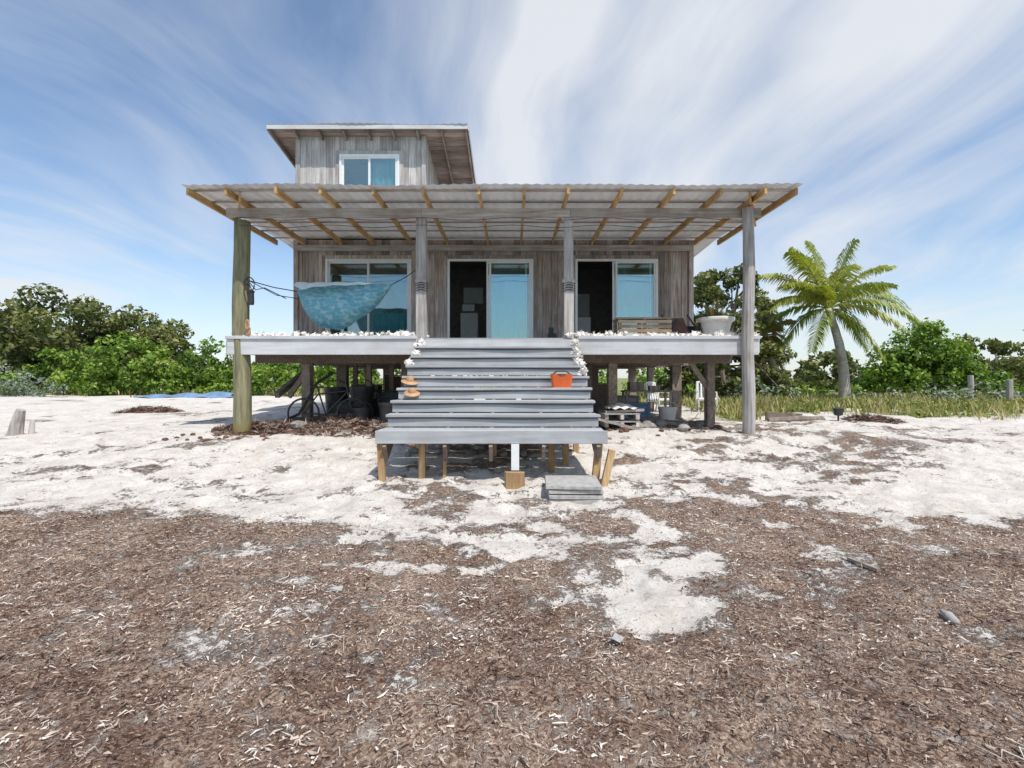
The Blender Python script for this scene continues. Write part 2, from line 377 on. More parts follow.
def slider(a,b_,t,y,z0,openleft=False):
    f=.055
    fr.box(a,b_,y-.05,y+.03,t-f,t); fr.box(a,b_,y-.05,y+.03,z0,z0+f)
    fr.box(a,a+f,y-.048,y+.028,z0+f,t-f); fr.box(b_-f,b_,y-.048,y+.028,z0+f,t-f)
    m_=(a+b_)/2
    def panel(p,q,yy):
        g=.05
        fr.box(p,p+g,yy-.015,yy+.015,z0+f,t-f); fr.box(q-g,q,yy-.015,yy+.015,z0+f,t-f)
        fr.box(p+g,q-g,yy-.013,yy+.013,t-f-g,t-f); fr.box(p+g,q-g,yy-.013,yy+.013,z0+f,z0+f+g)
        gl.box(p+g,q-g,yy-.003,yy+.003,z0+f+g,t-f-g)
    panel(m_-.03,b_-f,y-.02)
    if openleft: panel(m_-.10,b_-f-.1,y+.012)
    else: panel(a+f,m_+.03,y+.012)
slider(*ops[0],WY-.06,DK); slider(*ops[1],WY-.06,DK,True); slider(*ops[2],WY-.06,DK,True)
UY=12.84
slider(-4.40,-2.87,6.80,UY-.06,5.75)
obj('window_frames',fr,M['white'],H); obj('window_glass',gl,M['glass'],H)
mb=MB()
for (a,b_,t) in ops:
    mb.box(a-.1,a-.002,WY-.075,WY-.046,DK,t+.1); mb.box(b_+.002,b_+.1,WY-.075,WY-.046,DK,t+.1); mb.box(a-.002,b_+.002,WY-.078,WY-.046,t+.003,t+.1)
obj('opening_casings',mb,M['wall'],H)
# upper storey
UL,UR=-5.5,-2.23; UT=7.28
mb=MB(); x=UL
while x<UR-.02:
    w=min(random.uniform(.14,.24),UR-x)
    for e in (-4.40,-2.87):
        if x<e<x+w: w=max(e-x,.02)
    c=x+w/2; o=random.uniform(0,.015)
    if -4.40<c<-2.87:
        mb.box(x+.003,x+w-.003,UY-.03-o,UY,6.80,UT); mb.box(x+.003,x+w-.003,UY-.03-o,UY,4.7,5.75)
    else: mb.box(x+.003,x+w-.003,UY-.03-o,UY,4.7,UT)
    x+=w
for X0 in (UL,UR):
    y=UY+.005
    while y<15.7:
        w=random.uniform(.16,.26); mb.box(X0-.02,X0+.02,y,y+w-.006,4.7,UT-.15*(y-UY)); y+=w
mb.box(UL,UR,15.75,15.78,4.7,UT-.5)
mb.box(UL-.03,UL+.08,UY-.07,UY-.048,4.7,UT); mb.box(UR-.08,UR+.03,UY-.07,UY-.048,4.7,UT)
obj('upper_wall_boards',mb,M['wall2'],H)
mb=MB(); mb.box(-4.4,-2.88,UY+.9,UY+.92,4.8,UT-.3); mb.box(UL+.05,UR-.05,UY+.03,15.7,4.75,4.8)
obj('upper_interior',mb,M['dark'],H)
mb=MB(); mb.grid(lambda u,v:(-3.6+.7*u,UY+.08+.02*math.sin(u*30),5.8+1.0*v),40,2); obj('upper_reflection_curtain',mb,M['teal'],H)  # teal sheet painting the reflection in the right upper pane
mb=MB(); mb.box(-4.5,-4.402,UY-.075,UY-.047,5.6,6.90); mb.box(-2.868,-2.77,UY-.075,UY-.047,5.6,6.90); mb.box(-4.402,-2.868,UY-.078,UY-.047,6.803,6.90)
obj('upper_window_casing',mb,M['wall2'],H)
RL,RR,RF,RB=-6.1,-1.1,12.45,17.0; sl=-.155
uz=lambda y:7.38+sl*(y-RF)
mb=MB()
def corr(x0,x1,y0,y1,zf,wl=.19,am=.009,ny_=8):
    n=int((x1-x0)/wl*8)
    mb.grid(lambda u,v:(x0+(x1-x0)*u,y0+(y1-y0)*v+(.02*math.sin(x0+(x1-x0)*u*2.1) if v==0 else 0),zf(y0+(y1-y0)*v)+am*math.sin(2*math.pi*(x1-x0)*u/wl)+(.012*math.sin((x0+(x1-x0)*u)*1.3+1) if v==0 else 0)),n,ny_)
corr(RL,RR,RF-.04,RB,lambda y:uz(y)+.03)
corr(-6.05,5.31,9.13,12.7,lambda y:4.635+.018*(y-9.13))
corr(-6.05,5.31,12.66,19.0,lambda y:4.72-.05*(y-12.7))
obj('corrugated_roof',mb,M['tin'],H,smooth=True)
mb=MB()
th=math.atan(sl); cy=(RF+RB)/2
for x in np.linspace(RL+.04,RR-.04,9):
    mb.box(x-.02,x+.02,RF,RB,uz(cy)-.16,uz(cy)-.04,rot=rotm(rx=th))
obj('upper_rafters',mb,M['joist'],H)
mb=MB()
for k in range(24):
    y=RF+.03+k*.188; zc_=uz(y+.09); mb.box(RL+.01,RR-.01,y,y+.18,zc_-.035,zc_-.012,rot=rotm(rx=th))
obj('upper_roof_sheathing',mb,wood('brown_sheathing',(.16,.12,.10),(.34,.27,.23),(2,20,20),ra=.6),H)
mb=MB(); mb.box(RL,RR,RF-.03,RF-.005,uz(RF)-.09,uz(RF)+.005,.8)
for X0 in (RL-.027,RR+.004):
    mb.box(X0,X0+.023,RF,RB,uz(cy)-.10,uz(cy)+.03,.6,rot=rotm(rx=th))
obj('upper_fascia',mb,M['fascia'],H)
# porch roof framing
mb=MB()
rx=[-5.98,-5.25,-4.30,-3.5,-2.58,-1.62,-.60,.22,1.02,2.0,2.95,3.85,4.65,5.24]
for i,x in enumerate(rx):
    x+=random.uniform(-.03,.03) if 0<i<len(rx)-1 else 0
    yw=random.uniform(-.06,.04)
    mb.box(x-.024,x+.024,9.20+yw,12.72,4.475,4.60)
for (x,y) in [(-5.6,0),(4.95,0)]: 
    mb.box(x-.02,x+.02,9.25,11.3,4.48,4.595,rot=rotm(rz=.5 if x<0 else -.5))
obj('porch_rafters',mb,M['lumber'],H)
mb=MB()
for y in (9.35,9.95,10.6,11.25,11.9,12.5): mb.box(-6.0,5.27,y,y+.07,4.602,4.622)
obj('roof_purlins',mb,M['greyx'],H)
mb=MB()
mb.box(-5.68,-1.8,9.93,10.02,4.30,4.472); mb.box(-1.796,1.16,9.935,10.02,4.305,4.472); mb.box(1.165,4.95,9.93,10.02,4.30,4.472)
mb.box(XL,XR,WY-.13,WY-.09,4.32,4.47)
obj('porch_beam',mb,M['greyx'],H)
mb=MB(); mb.tube([(-5.44+.02*math.sin(k),10.06,gz1(-5.4,10)-.3+k*(4.55-gz1(-5.4,10))/8) for k in range(9)],[.175,.17,.165,.16,.16,.155,.155,.15,.15],14,jit=.04)
obj('porch_post_left',mb,M['postl'],H,smooth=True)
mb=MB(); mb.tube([(4.66+.015*math.sin(k*1.3),9.86,gz1(4.7,9.9)-.3+k*(4.75-gz1(4.7,9.9))/8) for k in range(9)],[.125,.12,.118,.115,.115,.11,.11,.108,.105],12,jit=.04)
for x in (-1.82,1.14): mb.box(x-.095,x+.095,9.99,10.17,DK,4.30,jit=.008)
mb.box(-1.93,-1.71,9.96,9.985,3.0,3.06); mb.box(1.0,1.28,9.96,9.985,3.0,3.06)
obj('porch_posts',mb,M['postg'],H)
mb=MB()
for k in range(4):
    z=2.85+k*.05
    for cx in (-1.82,1.14): 
        P=[(cx+.12*math.cos(a),10.08+.12*math.sin(a),z+.01*math.sin(3*a)) for a in np.linspace(0,6.3,16)]; mb.tube(P,.009,5)
for z0,y0 in ((4.27,9.9),(4.12,9.88)):
    P=[(x,y0,z0-.05*math.sin((x+5.4)*1.75)**2) for x in np.linspace(-5.4,4.7,50)]; mb.tube(P,.006,4)
P=[(-5.25,9.9,3.05),(-5.1,9.95,2.85),(-4.95,10,2.9),(-4.7,10.4,2.75)]; mb.tube(P,.01,5)
obj('cables',mb,M['black'],H)
# deck
mb=MB(); y=9.99
while y<WY-.15: mb.box(-5.64,4.88,y,y+.135,DK-.035,DK-random.uniform(0,.004)); y+=.14
obj('deck_boards',mb,M['paint'],H)
mb=MB()
mb.box(-5.66,-1.88,9.92,9.965,1.56,1.915); mb.box(1.31,4.90,9.92,9.965,1.56,1.915); mb.box(-1.87,1.30,9.925,9.96,1.58,1.86)
mb.box(-5.68,-1.89,9.89,9.917,1.87,1.935); mb.box(1.32,4.92,9.89,9.917,1.87,1.935)
mb.box(-5.705,-5.67,9.97,12.8,1.60,1.9); mb.box(4.905,4.94,9.97,12.8,1.60,1.9)
obj('deck_fascia',mb,M['fascia'],H,bev=.006)
mb=MB()
for x in np.arange(-5.5,4.8,.55): mb.box(x-.02,x+.02,9.98,18.3,1.66,DK-.04)
for y in (10.9,13.2,15.6,18.0): mb.box(-5.6,4.8,y,y+.09,1.42,1.655)
mb.box(-5.2,-5.1,10.9,12.9,1.0,1.12,rot=rotm(rx=.35)); mb.box(-4.7,-4.6,10.95,11.03,.6,1.5,rot=rotm(ry=.6)); mb.box(4.1,4.2,10.95,11.03,.7,1.5,rot=rotm(ry=-.6))
for (x,y) in [(-3.3,11.5),(-2.9,12),(-3.9,12.4),(-1.2,11.4),(.6,11.6),(1.9,12.2),(-.3,12.9)]:
    mb.box(x-.05,x+.05,y,y+.1,-.1,1.42)
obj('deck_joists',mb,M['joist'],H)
mb=MB()
for y in (10.95,13.25,15.65,18.0):
    for x in (-4.5,-2.3,0,2.2,4.35):
        s=random.uniform(.09,.13); mb.box(x-s,x+s,y-s+.05,y+s+.05,-.3,1.418,jit=.01)
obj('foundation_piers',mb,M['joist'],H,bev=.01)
# ---------------- stairs ----------------
ST=empty('wooden_staircase',(-.3,8.5,0))
mb=MB(); rs=MB(); nline=MB()
for i in range(1,9):
    y0=10-.3625*i; z=DK-.1925*i
    e=.012*random.uniform(-1,1)
    mb.box(-1.89+e,1.31+e,y0-.03,y0+.175,z-.04,z,rot=rotm(ry=random.uniform(-.002,.002)))
    mb.box(-1.89-e,1.31-e,y0+.182,y0+.355,z-.042,z-.002)
    rs.box(-1.86+e,1.28+e,y0-.002,y0+.022,z-.19 if i==8 else z-.178,z-.042)
    P=[(x,y0-.02-.006*math.sin(x*3+i),z-.056-.008*math.sin(x*2.3+i*2)) for x in np.linspace(-1.86,1.28,24)]; nline.tube(P,.011,5)  # thin dark wavy line just under each tread nosing
mb.box(-1.93,1.35,7.045,7.068,.17,.355)
obj('treads',mb,M['paint'],ST,bev=.006); obj('risers',rs,M['paint'],ST); obj('nosing_line',nline,M['black'],ST)
mb=MB(); th=math.atan2(.1925,.3625)
for x in (-1.8,-.95,-.3,.45,1.22):
    L=3.35; cy=8.55; cz=DK-.1925*((10-cy)/.3625)-.32
    mb.box(x-.025,x+.025,cy-L/2,cy+L/2,cz-.13,cz+.12,rot=rotm(rx=th))
obj('stringers',mb,M['joist'],ST)
mb=MB()
def leg(x,y,w,top,dx=0,dz=0):
    g=gz1(x,y); mb.box(x-w/2,x+w/2,y-w/2,y+w/2,g-.15,top,rot=rotm(ry=dx,rx=dz))
leg(-1.86,7.14,.09,.2,-.05); leg(-1.32,7.35,.09,.25); leg(-.98,7.3,.05,.2); leg(.60,7.6,.09,.3); leg(1.22,7.2,.1,.22,.10); leg(1.33,7.0,.09,.1,.22); leg(-.3,8.3,.09,.6); leg(-1.7,8.6,.09,.8); leg(1.1,8.6,.09,.8); leg(.85,7.9,.09,.4)
g=gz1(.05,6.95); mb.box(-.09,.17,6.93,6.975,g-.1,g+.24,jit=.02)
obj('legs',mb,M['lumberz'],ST)
mb=MB(); g=gz1(.04,7.06); mb.box(-.01,.1,7.0,7.04,g+.2,.168); obj('white_leg',mb,M['white'],ST)
# ---------------- shells ----------------
mb=MB()
def shell(x,y,z,s=1.0):
    a=random.uniform(0,6.28); el=random.uniform(-.3,.9); L=random.uniform(.13,.21)*s
    d=Vector((math.cos(a)*math.cos(el),math.sin(a)*math.cos(el),math.sin(el)))
    p=Vector((x,y,z+.03*s)); q0=random.random()
    q=[0,.2,.42,.6,.8,1.0]; rd=[.012,.03,.055,.062,.035,.006]
    mb.tube([p+d*L*(t-.4) for t in q],[r_*s*random.uniform(.75,1.25) for r_ in rd],7,jit=.4,r=q0)
    for k in range(5):
        b_=random.uniform(0,6.28); n=Vector((math.cos(b_),math.sin(b_)*.6,abs(math.sin(b_))))
        mb.tube([p+d*L*.1,p+d*L*.1+n*.10*s],[.020*s,.003],5,r=q0)
for (a,b_) in ((-5.55,-1.75),(1.15,4.85)):
    x=a
    while x<b_:
        shell(x,10.0+random.uniform(-.04,.12),DK+.01,random.uniform(.7,1.15))
        if random.random()<.35: shell(x,10.05,DK+.06,random.uniform(.5,.8))
        x+=random.uniform(.07,.14)
for sx,sg in ((-1.84,1),(1.26,-1)):
    for k in range(30):
        i=random.choice([0,0,0,1,1,1,2,2,3,3,4] ) if sg>0 else random.choice([0,0,1,1,2,2,3,3,4,4])
        y0=10-.3625*i+.12; z=DK-.1925*i
        shell(sx+sg*random.uniform(-.02,.08),y0+random.uniform(-.10,.15),z+.01+(random.random()<.3)*.06,random.uniform(.6,.9))
obj('conch_shells',mb,M['shell'])
# ---------------- hammock ----------------
HM=empty('hammock',(-3.6,10.9,2.1))
hy=10.8
uz_=[0,.02,.06,.14,.27,.42,.58,.72,.86,.95,1]; bz=[2.95,2.72,2.52,2.32,2.18,2.12,2.24,2.44,2.68,2.90,3.07]; tz=[3.02,3.10,3.12,3.13,3.13,3.13,3.13,3.13,3.13,3.13,3.11]
def hf(sg):
    def f(u,v):
        b_=np.interp(u,uz_,bz); t=np.interp(u,uz_,tz); x=-4.6+1.97*u
        w=.38*math.sin(math.pi*min(1,max(0,u*.94+.04)))**.6
        yy=hy+sg*w*math.sin(math.pi*(v**.8))*.9+.02*math.sin(u*17+v*5)
        return (x+.02*math.sin(v*9),yy,b_+(t-b_)*v+.012*math.sin(u*22))
    return f
mb=MB(); mb.grid(hf(-1),60,18,.4); mb.grid(hf(1),60,18,.5); obj('hammock_cloth',mb,M['hamm'],HM,smooth=True)
mb=MB()
def lip(u,v):
    x=-4.60+1.62*u; w=.22*(1-u)**.7*(.4+.6*min(1,u*8))
    return (x,hy-.10-.36*math.sin(math.pi*min(1,u+.12))*v-.05,3.135-w*v+.03*math.sin(math.pi*v)*math.sin(math.pi*u)+.01*math.sin(u*25))
mb.grid(lip,40,8,.5); obj('hammock_lining',mb,M['hammlight'],HM,smooth=True)
mb=MB()
mb.tube([(-5.3,10.08,3.06),(-4.95,10.4,2.98),(-4.58,hy-.05,2.95)],.01,4); mb.tube([(-5.3,10.08,3.06),(-4.9,10.4,2.82),(-4.58,hy-.05,2.80)],.008,4)
mb.tube([(-2.64,hy,3.09),(-2.2,10.4,3.2),(-1.85,10.1,3.35)],.010,5)
obj('hammock_ropes',mb,M['black'],HM)
mb=MB(); mb.tube([(-5.18,9.93,2.55),(-5.18,9.93,2.60),(-5.18,9.93,2.78),(-5.18,9.93,2.82),(-5.18,9.93,2.86)],[.05,.06,.055,.07,.01],8); mb.tube([(-5.18,9.93,2.86),(-5.22,9.95,2.95),(-5.3,10,2.97)],.01,5)
mb.tube([(-5.2+.1*math.cos(a),9.9,2.95+.14*math.sin(a)) for a in np.linspace(0,6.2,18)],.012,5)
obj('hanging_lantern',mb,M['black'])
mb=MB(); mb.tube([(-5.22+.07*math.cos(a)*.4,9.86,2.15+.09*math.sin(a)) for a in np.linspace(0,6.2,14)],.02,6); mb.box(-5.27,-5.17,9.87,9.9,1.95,2.1,jit=.01)
obj('fishing_float',mb,M['straw'])
# ---------------- deck furniture (right) ----------------
W=empty('slatted_bench',(2.75,10.6,DK))
mb=MB()
for k in range(5): mb.box(2.18,3.32,10.35+k*.11,10.44+k*.11,DK+.42,DK+.455)
for k in range(4): mb.box(2.2,3.3,10.33,10.352,DK+.05+k*.092,DK+.12+k*.092)
for x in (2.2,2.72,3.22):
    for y in (10.36,10.8): mb.box(x,x+.07,y,y+.06,DK,DK+.418)
obj('slats',mb,wood('bench_wood',(.26,.18,.11),(.52,.40,.28),(2,20,20),ra=.5),W)
CH=empty('folded_sling_chair',(3.7,10.7,DK)); mb=MB()
for x in (3.40,3.95):
    mb.tube([(x,10.4,DK),(x-.08,10.6,DK+.30),(x-.2,10.7,DK+.55)],.02,6); mb.tube([(x-.2,10.4,DK+.02),(x,10.5,DK+.36)],.02,6); mb.tube([(x-.1,10.5,DK+.03),(x+.1,10.65,DK+.44)],.018,6)
mb.box(3.5,3.95,10.8,11.1,DK,DK+.3,jit=.03)
obj('chair_frame',mb,M['black'],CH)
mb=MB(); mb.grid(lambda u,v:(3.33+.45*u-.12*v,10.42+.25*v,DK+.12+.36*v-.10*math.sin(v*3.1)),6,10); obj('chair_sling',mb,M['brown'],CH)
PT=empty('potted_plant',(4.12,10.45,DK)); mb=MB()
cx,cy=4.26,10.45
prof=[(.20,0),(.25,.06),(.27,.18),(.31,.34),(.37,.37),(.37,.44),(.33,.44),(.31,.38)]
mb.grid(lambda u,v:(cx+np.interp(v,np.linspace(0,1,8),[p[0] for p in prof])*math.cos(u*6.2832),cy+np.interp(v,np.linspace(0,1,8),[p[0] for p in prof])*math.sin(u*6.2832),DK+.01+np.interp(v,np.linspace(0,1,8),[p[1] for p in prof])),24,21)
obj('pot',mb,M['pot'],PT,smooth=True)
mb=MB()
for k in range(40):
    a=random.uniform(0,6.28); e=random.uniform(.2,1.4); L=random.uniform(.35,.75); d=Vector((math.cos(a)*math.cos(e),math.sin(a)*math.cos(e),math.sin(e)))
    p=Vector((cx-.05,cy,DK+.38)); q=p+d*L*.6; r_=p+d*L+Vector((0,0,-.18)); s_=Vector((-d.y,d.x,0)).normalized()*.024
    rr=random.random(); mb.quad(p-s_,p+s_,q+s_,q-s_,rr); mb.quad(q-s_,q+s_,r_,r_,rr)
obj('leaves',mb,M['deadfrond'],PT)
mb=MB(); mb.box(.85,1.05,11.8,12,DK,DK+.25); mb.tube([(.93,11.9,DK+.25),(.93,11.9,DK+.4)],.06,8); obj('storage_box',mb,M['black'],bev=.01)
# ---------------- things on / around stairs ----------------
bx,by,bz_=.82,8.3,DK-.1925*5+.002
BK=empty('orange_basket',(bx,by,bz_)); mb=MB()
mb.grid(lambda u,v:(bx+(.15+.03*v)*max(-1,min(1,1.35*math.cos(u*6.2832))),by+(.09+.03*v)*max(-1,min(1,1.35*math.sin(u*6.2832))),bz_+.22*v),28,4)
mb.box(bx-.12,bx+.12,by-.08,by+.08,bz_,bz_+.01)
obj('body',mb,M['orange'],BK)
mb=MB(); mb.tube([(bx-.17,by,bz_+.2),(bx-.08,by-.02,bz_+.27),(bx+.08,by-.02,bz_+.27),(bx+.17,by,bz_+.2)],.012,6); mb.tube([(bx+.17*math.cos(a),by+.12*math.sin(a),bz_+.215) for a in np.linspace(0,6.3,24)],.012,6)
obj('rim_and_handle',mb,M['brown'],BK)
def hat(x,y,z,s,rot):
    mb=MB(); R=rotm(*rot)
    pr=[(.0,.13),(.07,.125),(.1,.08),(.11,.02),(.19,.0),(.22,-.012)]
    def f(u,v):
        i=v*5; r_=np.interp(i,range(6),[p[0] for p in pr]); h=np.interp(i,range(6),[p[1] for p in pr])
        return tuple(Vector((x,y,z))+R@Vector((r_*math.cos(u*6.2832),r_*math.sin(u*6.2832),h))*s)
    mb.grid(f,20,15); obj('straw_hat',mb,M['straw'],smooth=True)
hat(-1.74,8.5,1.04,.65,(.3,.2,0)); hat(-1.62,8.1,.86,.6,(.4,.1,0))
PV=empty('paver_stack',(.83,6.75,-.4)); mb=MB(); g=gz1(.87,6.6)-.03
for k in range(4):
    o=random.uniform(-.02,.02); mb.box(.46+o,1.16+o,6.32+o,7.0,g+k*.062,g+k*.062+.054,rot=rotm(rz=random.uniform(-.05,.05)),jit=.006)
obj('pavers',mb,M['conc'],PV,bev=.008)
# ---------------- under-deck clutter ----------------
def rocks(name,pts,mat_):
    mb=MB()
    for (x,y,s) in pts:
        z=gz1(x,y); k=random.random()
        ph=[random.uniform(0,6) for _ in range(4)]
        sx,sy,sz=s*random.uniform(.8,1.4),s*random.uniform(.8,1.2),s*random.uniform(.5,.9)
        def f(u,v):
            a=u*6.2832; e=(v-.5)*math.pi; q=1+.18*math.sin(2*a+ph[0])+.12*math.sin(3*a+ph[1]+3*e)+.1*math.sin(4*e+ph[2])*math.cos(e)
            return (x+sx*q*math.cos(a)*math.cos(e),y+sy*q*math.sin(a)*math.cos(e),z+sz*.5+sz*math.sin(e))
        mb.grid(f,9,6,k)
    obj(name,mb,mat_)
rocks('rubble_rocks',[(random.uniform(-5.0,-1.9),random.uniform(10.2,11.6),random.uniform(.04,.17)) for _ in range(110)]+[(random.uniform(1.4,4.8),random.uniform(10.4,12.4),random.uniform(.03,.12)) for _ in range(60)]+[(random.uniform(-1.8,1.3),random.uniform(8,11),random.uniform(.03,.1)) for _ in range(40)],M['rock'])
rocks('debris_bits',[(random.uniform(-6.5,-4.6),random.uniform(9.3,11.0),random.uniform(.02,.05)) for _ in range(60)]+[(random.uniform(-4.6,4.5),random.uniform(9.8,11.4),random.uniform(.02,.07)) for _ in range(110)],M['brown'])
def bucket(x,y,r_,h,name,m):
    mb=MB(); z=gz1(x,y)-.02
    mb.grid(lambda u,v:(x+r_*(np.interp(v,[0,.9,.92,1],[.8,1,1.08,1.06]))*math.cos(u*6.2832),y+r_*np.interp(v,[0,.9,.92,1],[.8,1,1.08,1.06])*math.sin(u*6.2832),z+h*v),16,12)
    mb.tube([(x+r_*1.05*math.cos(a),y-r_*.3,z+h+r_*.6*math.sin(a)) for a in np.linspace(0,3.14,10)],.008,4)
    obj(name,mb,m,smooth=True)
bucket(-3.2,10.7,.2,.45,'black_bucket',M['black']); bucket(-2.6,10.6,.22,.6,'black_bucket',M['black']); bucket(-3.45,11.5,.27,.9,'black_barrel',M['black']); bucket(-2.3,11.6,.25,.75,'white_bucket',M['pot']); bucket(3.6,11.6,.2,.4,'white_bucket',M['pot']); bucket(-4.2,12.0,.28,.85,'black_barrel',M['black'])
G=empty('portable_generator',(-3.0,12.0,0)); mb=MB(); g=gz1(-3,12)
mb.box(-3.3,-2.6,11.9,12.4,g+.1,g+.55); mb.tube([(-2.95,11.85,g+.35),(-2.95,11.78,g+.35)],.14,12); mb.box(-3.2,-2.7,11.95,12.3,g+.56,g+.7)
for x in (-3.38,-2.52):
    mb.tube([(x,11.85,g),(x,11.85,g+.75),(x,12.45,g+.75),(x,12.45,g)],.02,6)
for z in (.05,.75): mb.tube([(-3.38,11.85,g+z),(-2.52,11.85,g+z)],.02,6)
obj('body',mb,M['black'],G)
def crate(x,y,w,h,m,d=.5):
    mb=MB(); g=gz1(x,y); n=max(2,int(h/.16))
    for k in range(n): mb.box(x-w/2,x+w/2,y,y+.02,g+.02+k*h/n,g+h/n*(k+.85)); 
    mb.box(x-w/2+.01,x+w/2-.01,y+.03,y+d,g+.01,g+h-.01)
    for q in (x-w/2-.01,x+w/2-.04): mb.box(q,q+.05,y-.02,y-.002,g,g+h)
    mb.box(x-w/2-.02,x+w/2+.02,y-.025,y+d+.02,g+h,g+h+.03); obj('storage_crate',mb,m)
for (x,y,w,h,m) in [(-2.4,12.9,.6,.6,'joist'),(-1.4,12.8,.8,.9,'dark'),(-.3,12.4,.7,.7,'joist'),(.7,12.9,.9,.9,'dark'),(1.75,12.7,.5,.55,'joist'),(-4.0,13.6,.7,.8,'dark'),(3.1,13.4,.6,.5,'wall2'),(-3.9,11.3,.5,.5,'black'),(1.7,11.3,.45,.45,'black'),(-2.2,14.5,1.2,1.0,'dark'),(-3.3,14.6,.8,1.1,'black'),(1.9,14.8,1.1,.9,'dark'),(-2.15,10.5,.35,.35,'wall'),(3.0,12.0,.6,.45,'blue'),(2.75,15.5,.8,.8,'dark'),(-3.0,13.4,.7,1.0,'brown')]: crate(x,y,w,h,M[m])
# work table and bicycle in the dark under the deck
TB=empty('work_table',(3.4,12.6,0)); mb=MB(); g=gz1(3.4,12.6)
mb.box(2.8,4.0,12.4,12.9,g+.7,g+.74)
for x in (2.83,3.92):
    for y in (12.42,12.83): mb.box(x,x+.05,y,y+.05,g,g+.698)
mb.box(2.95,3.3,12.5,12.8,g+.742,g+.95); mb.box(3.45,3.7,12.5,12.7,g+.742,g+.86)
obj('table',mb,M['wall'],TB)
BC=empty('bicycle',(-3.9,10.6,0)); mb=MB(); g=gz1(-3.9,10.7)
def bikepts(*P): return [(-3.95+p[0],10.75+.15*p[0],g+p[1]) for p in P]
for cx_ in (-.5,.5):
    mb.tube(bikepts(*[(cx_+.31*math.cos(a),.31+.31*math.sin(a)) for a in np.linspace(0,6.283,26)]),.022,6)
    for a in np.linspace(0,3.14,7)[:-1]: mb.tube(bikepts((cx_-.3*math.cos(a),.31-.3*math.sin(a)),(cx_+.3*math.cos(a),.31+.3*math.sin(a))),.003,3)
for P in [((-.5,.31),(-.05,.28),(.38,.75)),((-.5,.31),(-.2,.72),(.36,.78)),((-.05,.28),(-.22,.85)),((.5,.31),(.36,.95),(.22,.98)),((-.34,.87),(-.1,.86))]: mb.tube(bikepts(*P),.018,6)
obj('frame_and_wheels',mb,M['black'],BC)
mb=MB(); r_=random.Random(9)
for k in range(18):
    x=r_.uniform(-4.4,-1.9); y=r_.uniform(10.5,11.8); g=gz1(x,y)+r_.random()*.15; mb.box(x-.5,x+.5,y-.04,y+.04,g+.05,g+.11,rot=rotm(0,r_.uniform(-.2,.3),r_.uniform(-.6,.6)))
for k in range(14):
    x=r_.uniform(1.6,4.0); y=r_.uniform(10.9,12.0); g=gz1(x,y); mb.box(x-.5,x+.5,y-.04,y+.04,g+.05,g+.09,rot=rotm(0,r_.uniform(-.12,.2),r_.uniform(-.6,.6)))
obj('scrap_lumber',mb,M['joist'])
mb=MB(); g=gz1(-4.9,10.7)
mb.tube([(-5.2,10.9,g+.05),(-4.6,10.8,g+.3),(-4.3,11.0,g+.95),(-4.0,11.2,g+1.2)],.03,8); mb.tube([(-1.7,11.2,g+.7),(-1.9,11.3,g+.3),(-2.3,11.2,g+.1)],.03,6)
obj('drain_pipe',mb,M['black'])
PL=empty('pallet_pile',(2.3,10.9,0)); mb=MB()
g=gz1(2.3,10.6)
for k in range(2):
    for j in range(6): mb.box(1.9,2.65,10.3+j*.13,10.4+j*.13,g+.12+k*.16,g+.142+k*.16,rot=rotm(rz=.1*k))
    for x in (1.92,2.24,2.56): mb.box(x,x+.07,10.3,11.05,g+.02+k*.16,g+.118+k*.16)
mb.box(1.7,2.75,10.22,10.27,g+.05,g+.1,rot=rotm(ry=.25)); mb.box(1.95,2.75,10.4,10.9,g+.32,g+.37,rot=rotm(ry=-.06))
obj('planks',mb,M['wall2'],PL)
mb=MB(); mb.grid(lambda u,v:(2.0+.6*u,10.35+.5*v,g+.40+.10*math.sin(3.1*u)*math.sin(3.1*v)+.02*math.sin(u*20+v*9)),16,12); obj('folded_tarp',mb,M['pot'],smooth=True)
def chair(x,y,rz,name='garden_chair'):
    E=empty(name,(x,y,gz1(x,y))); mb=MB(); z=gz1(x,y); R=rotm(rz=rz)
    P=lambda a,b_,c:tuple(Vector((x,y,z))+R@Vector((a,b_,c)))
    for sx in (-.25,.25):
        mb.tube([P(sx,-.25,0),P(sx,-.22,.42),P(sx,-.2,.62),P(sx,.18,.62),P(sx,.22,.42),P(sx,.32,0)],.022,6)
        mb.tube([P(sx,.2,.4),P(sx*.9,.32,.9)],.02,6)
    for k in range(6): mb.tube([P(-.25,-.22+.085*k,.42-.01*k),P(.25,-.22+.085*k,.42-.01*k)],.034,6)
    for k in range(5): mb.tube([P(-.21+.105*k,.21,.42),P(-.2+.1*k,.32,.9+.03*math.sin(k/4*3.14))],.036,6)
    mb.tube([P(-.23,.32,.9),P(0,.33,.94),P(.23,.32,.9)],.028,6)
    obj('chair_body',mb,M['white'],E)
chair(4.45,15.2,.6); chair(5.75,14.8,-.2)
# ---------------- yard bits ----------------
mb=MB(); g=gz1(-9.85,10); mb.tube([(-9.95,10,g-.1),(-9.9,10,g+.25),(-9.82,10,g+.5)],[.12,.11,.08],9,jit=.16); mb.tube([(-9.72,10.1,g-.1),(-9.68,10.1,g+.3)],[.06,.04],7,jit=.1); obj('tree_stump',mb,M['wall2'])
mb=MB(); g=gz1(-16.5,25); mb.grid(lambda u,v:(-19+4.9*u,25+1.2*v,g+.04+.30*math.sin(math.pi*v)*(.3+.7*u)+.05*math.sin(u*20+v*9)),40,12); obj('blue_tarp',mb,M['blue'],smooth=True)
mb=MB(); g=gz1(6.6,11); mb.tube([(6.2,12.1,g+.05),(6.9,12.0,g+.1),(7.6,12.2,g+.07)],[.08,.09,.06],8,jit=.15); mb.box(6.3,7.2,12.4,12.45,g,g+.22,rot=rotm(ry=.05)); obj('driftwood_log',mb,M['bark'])
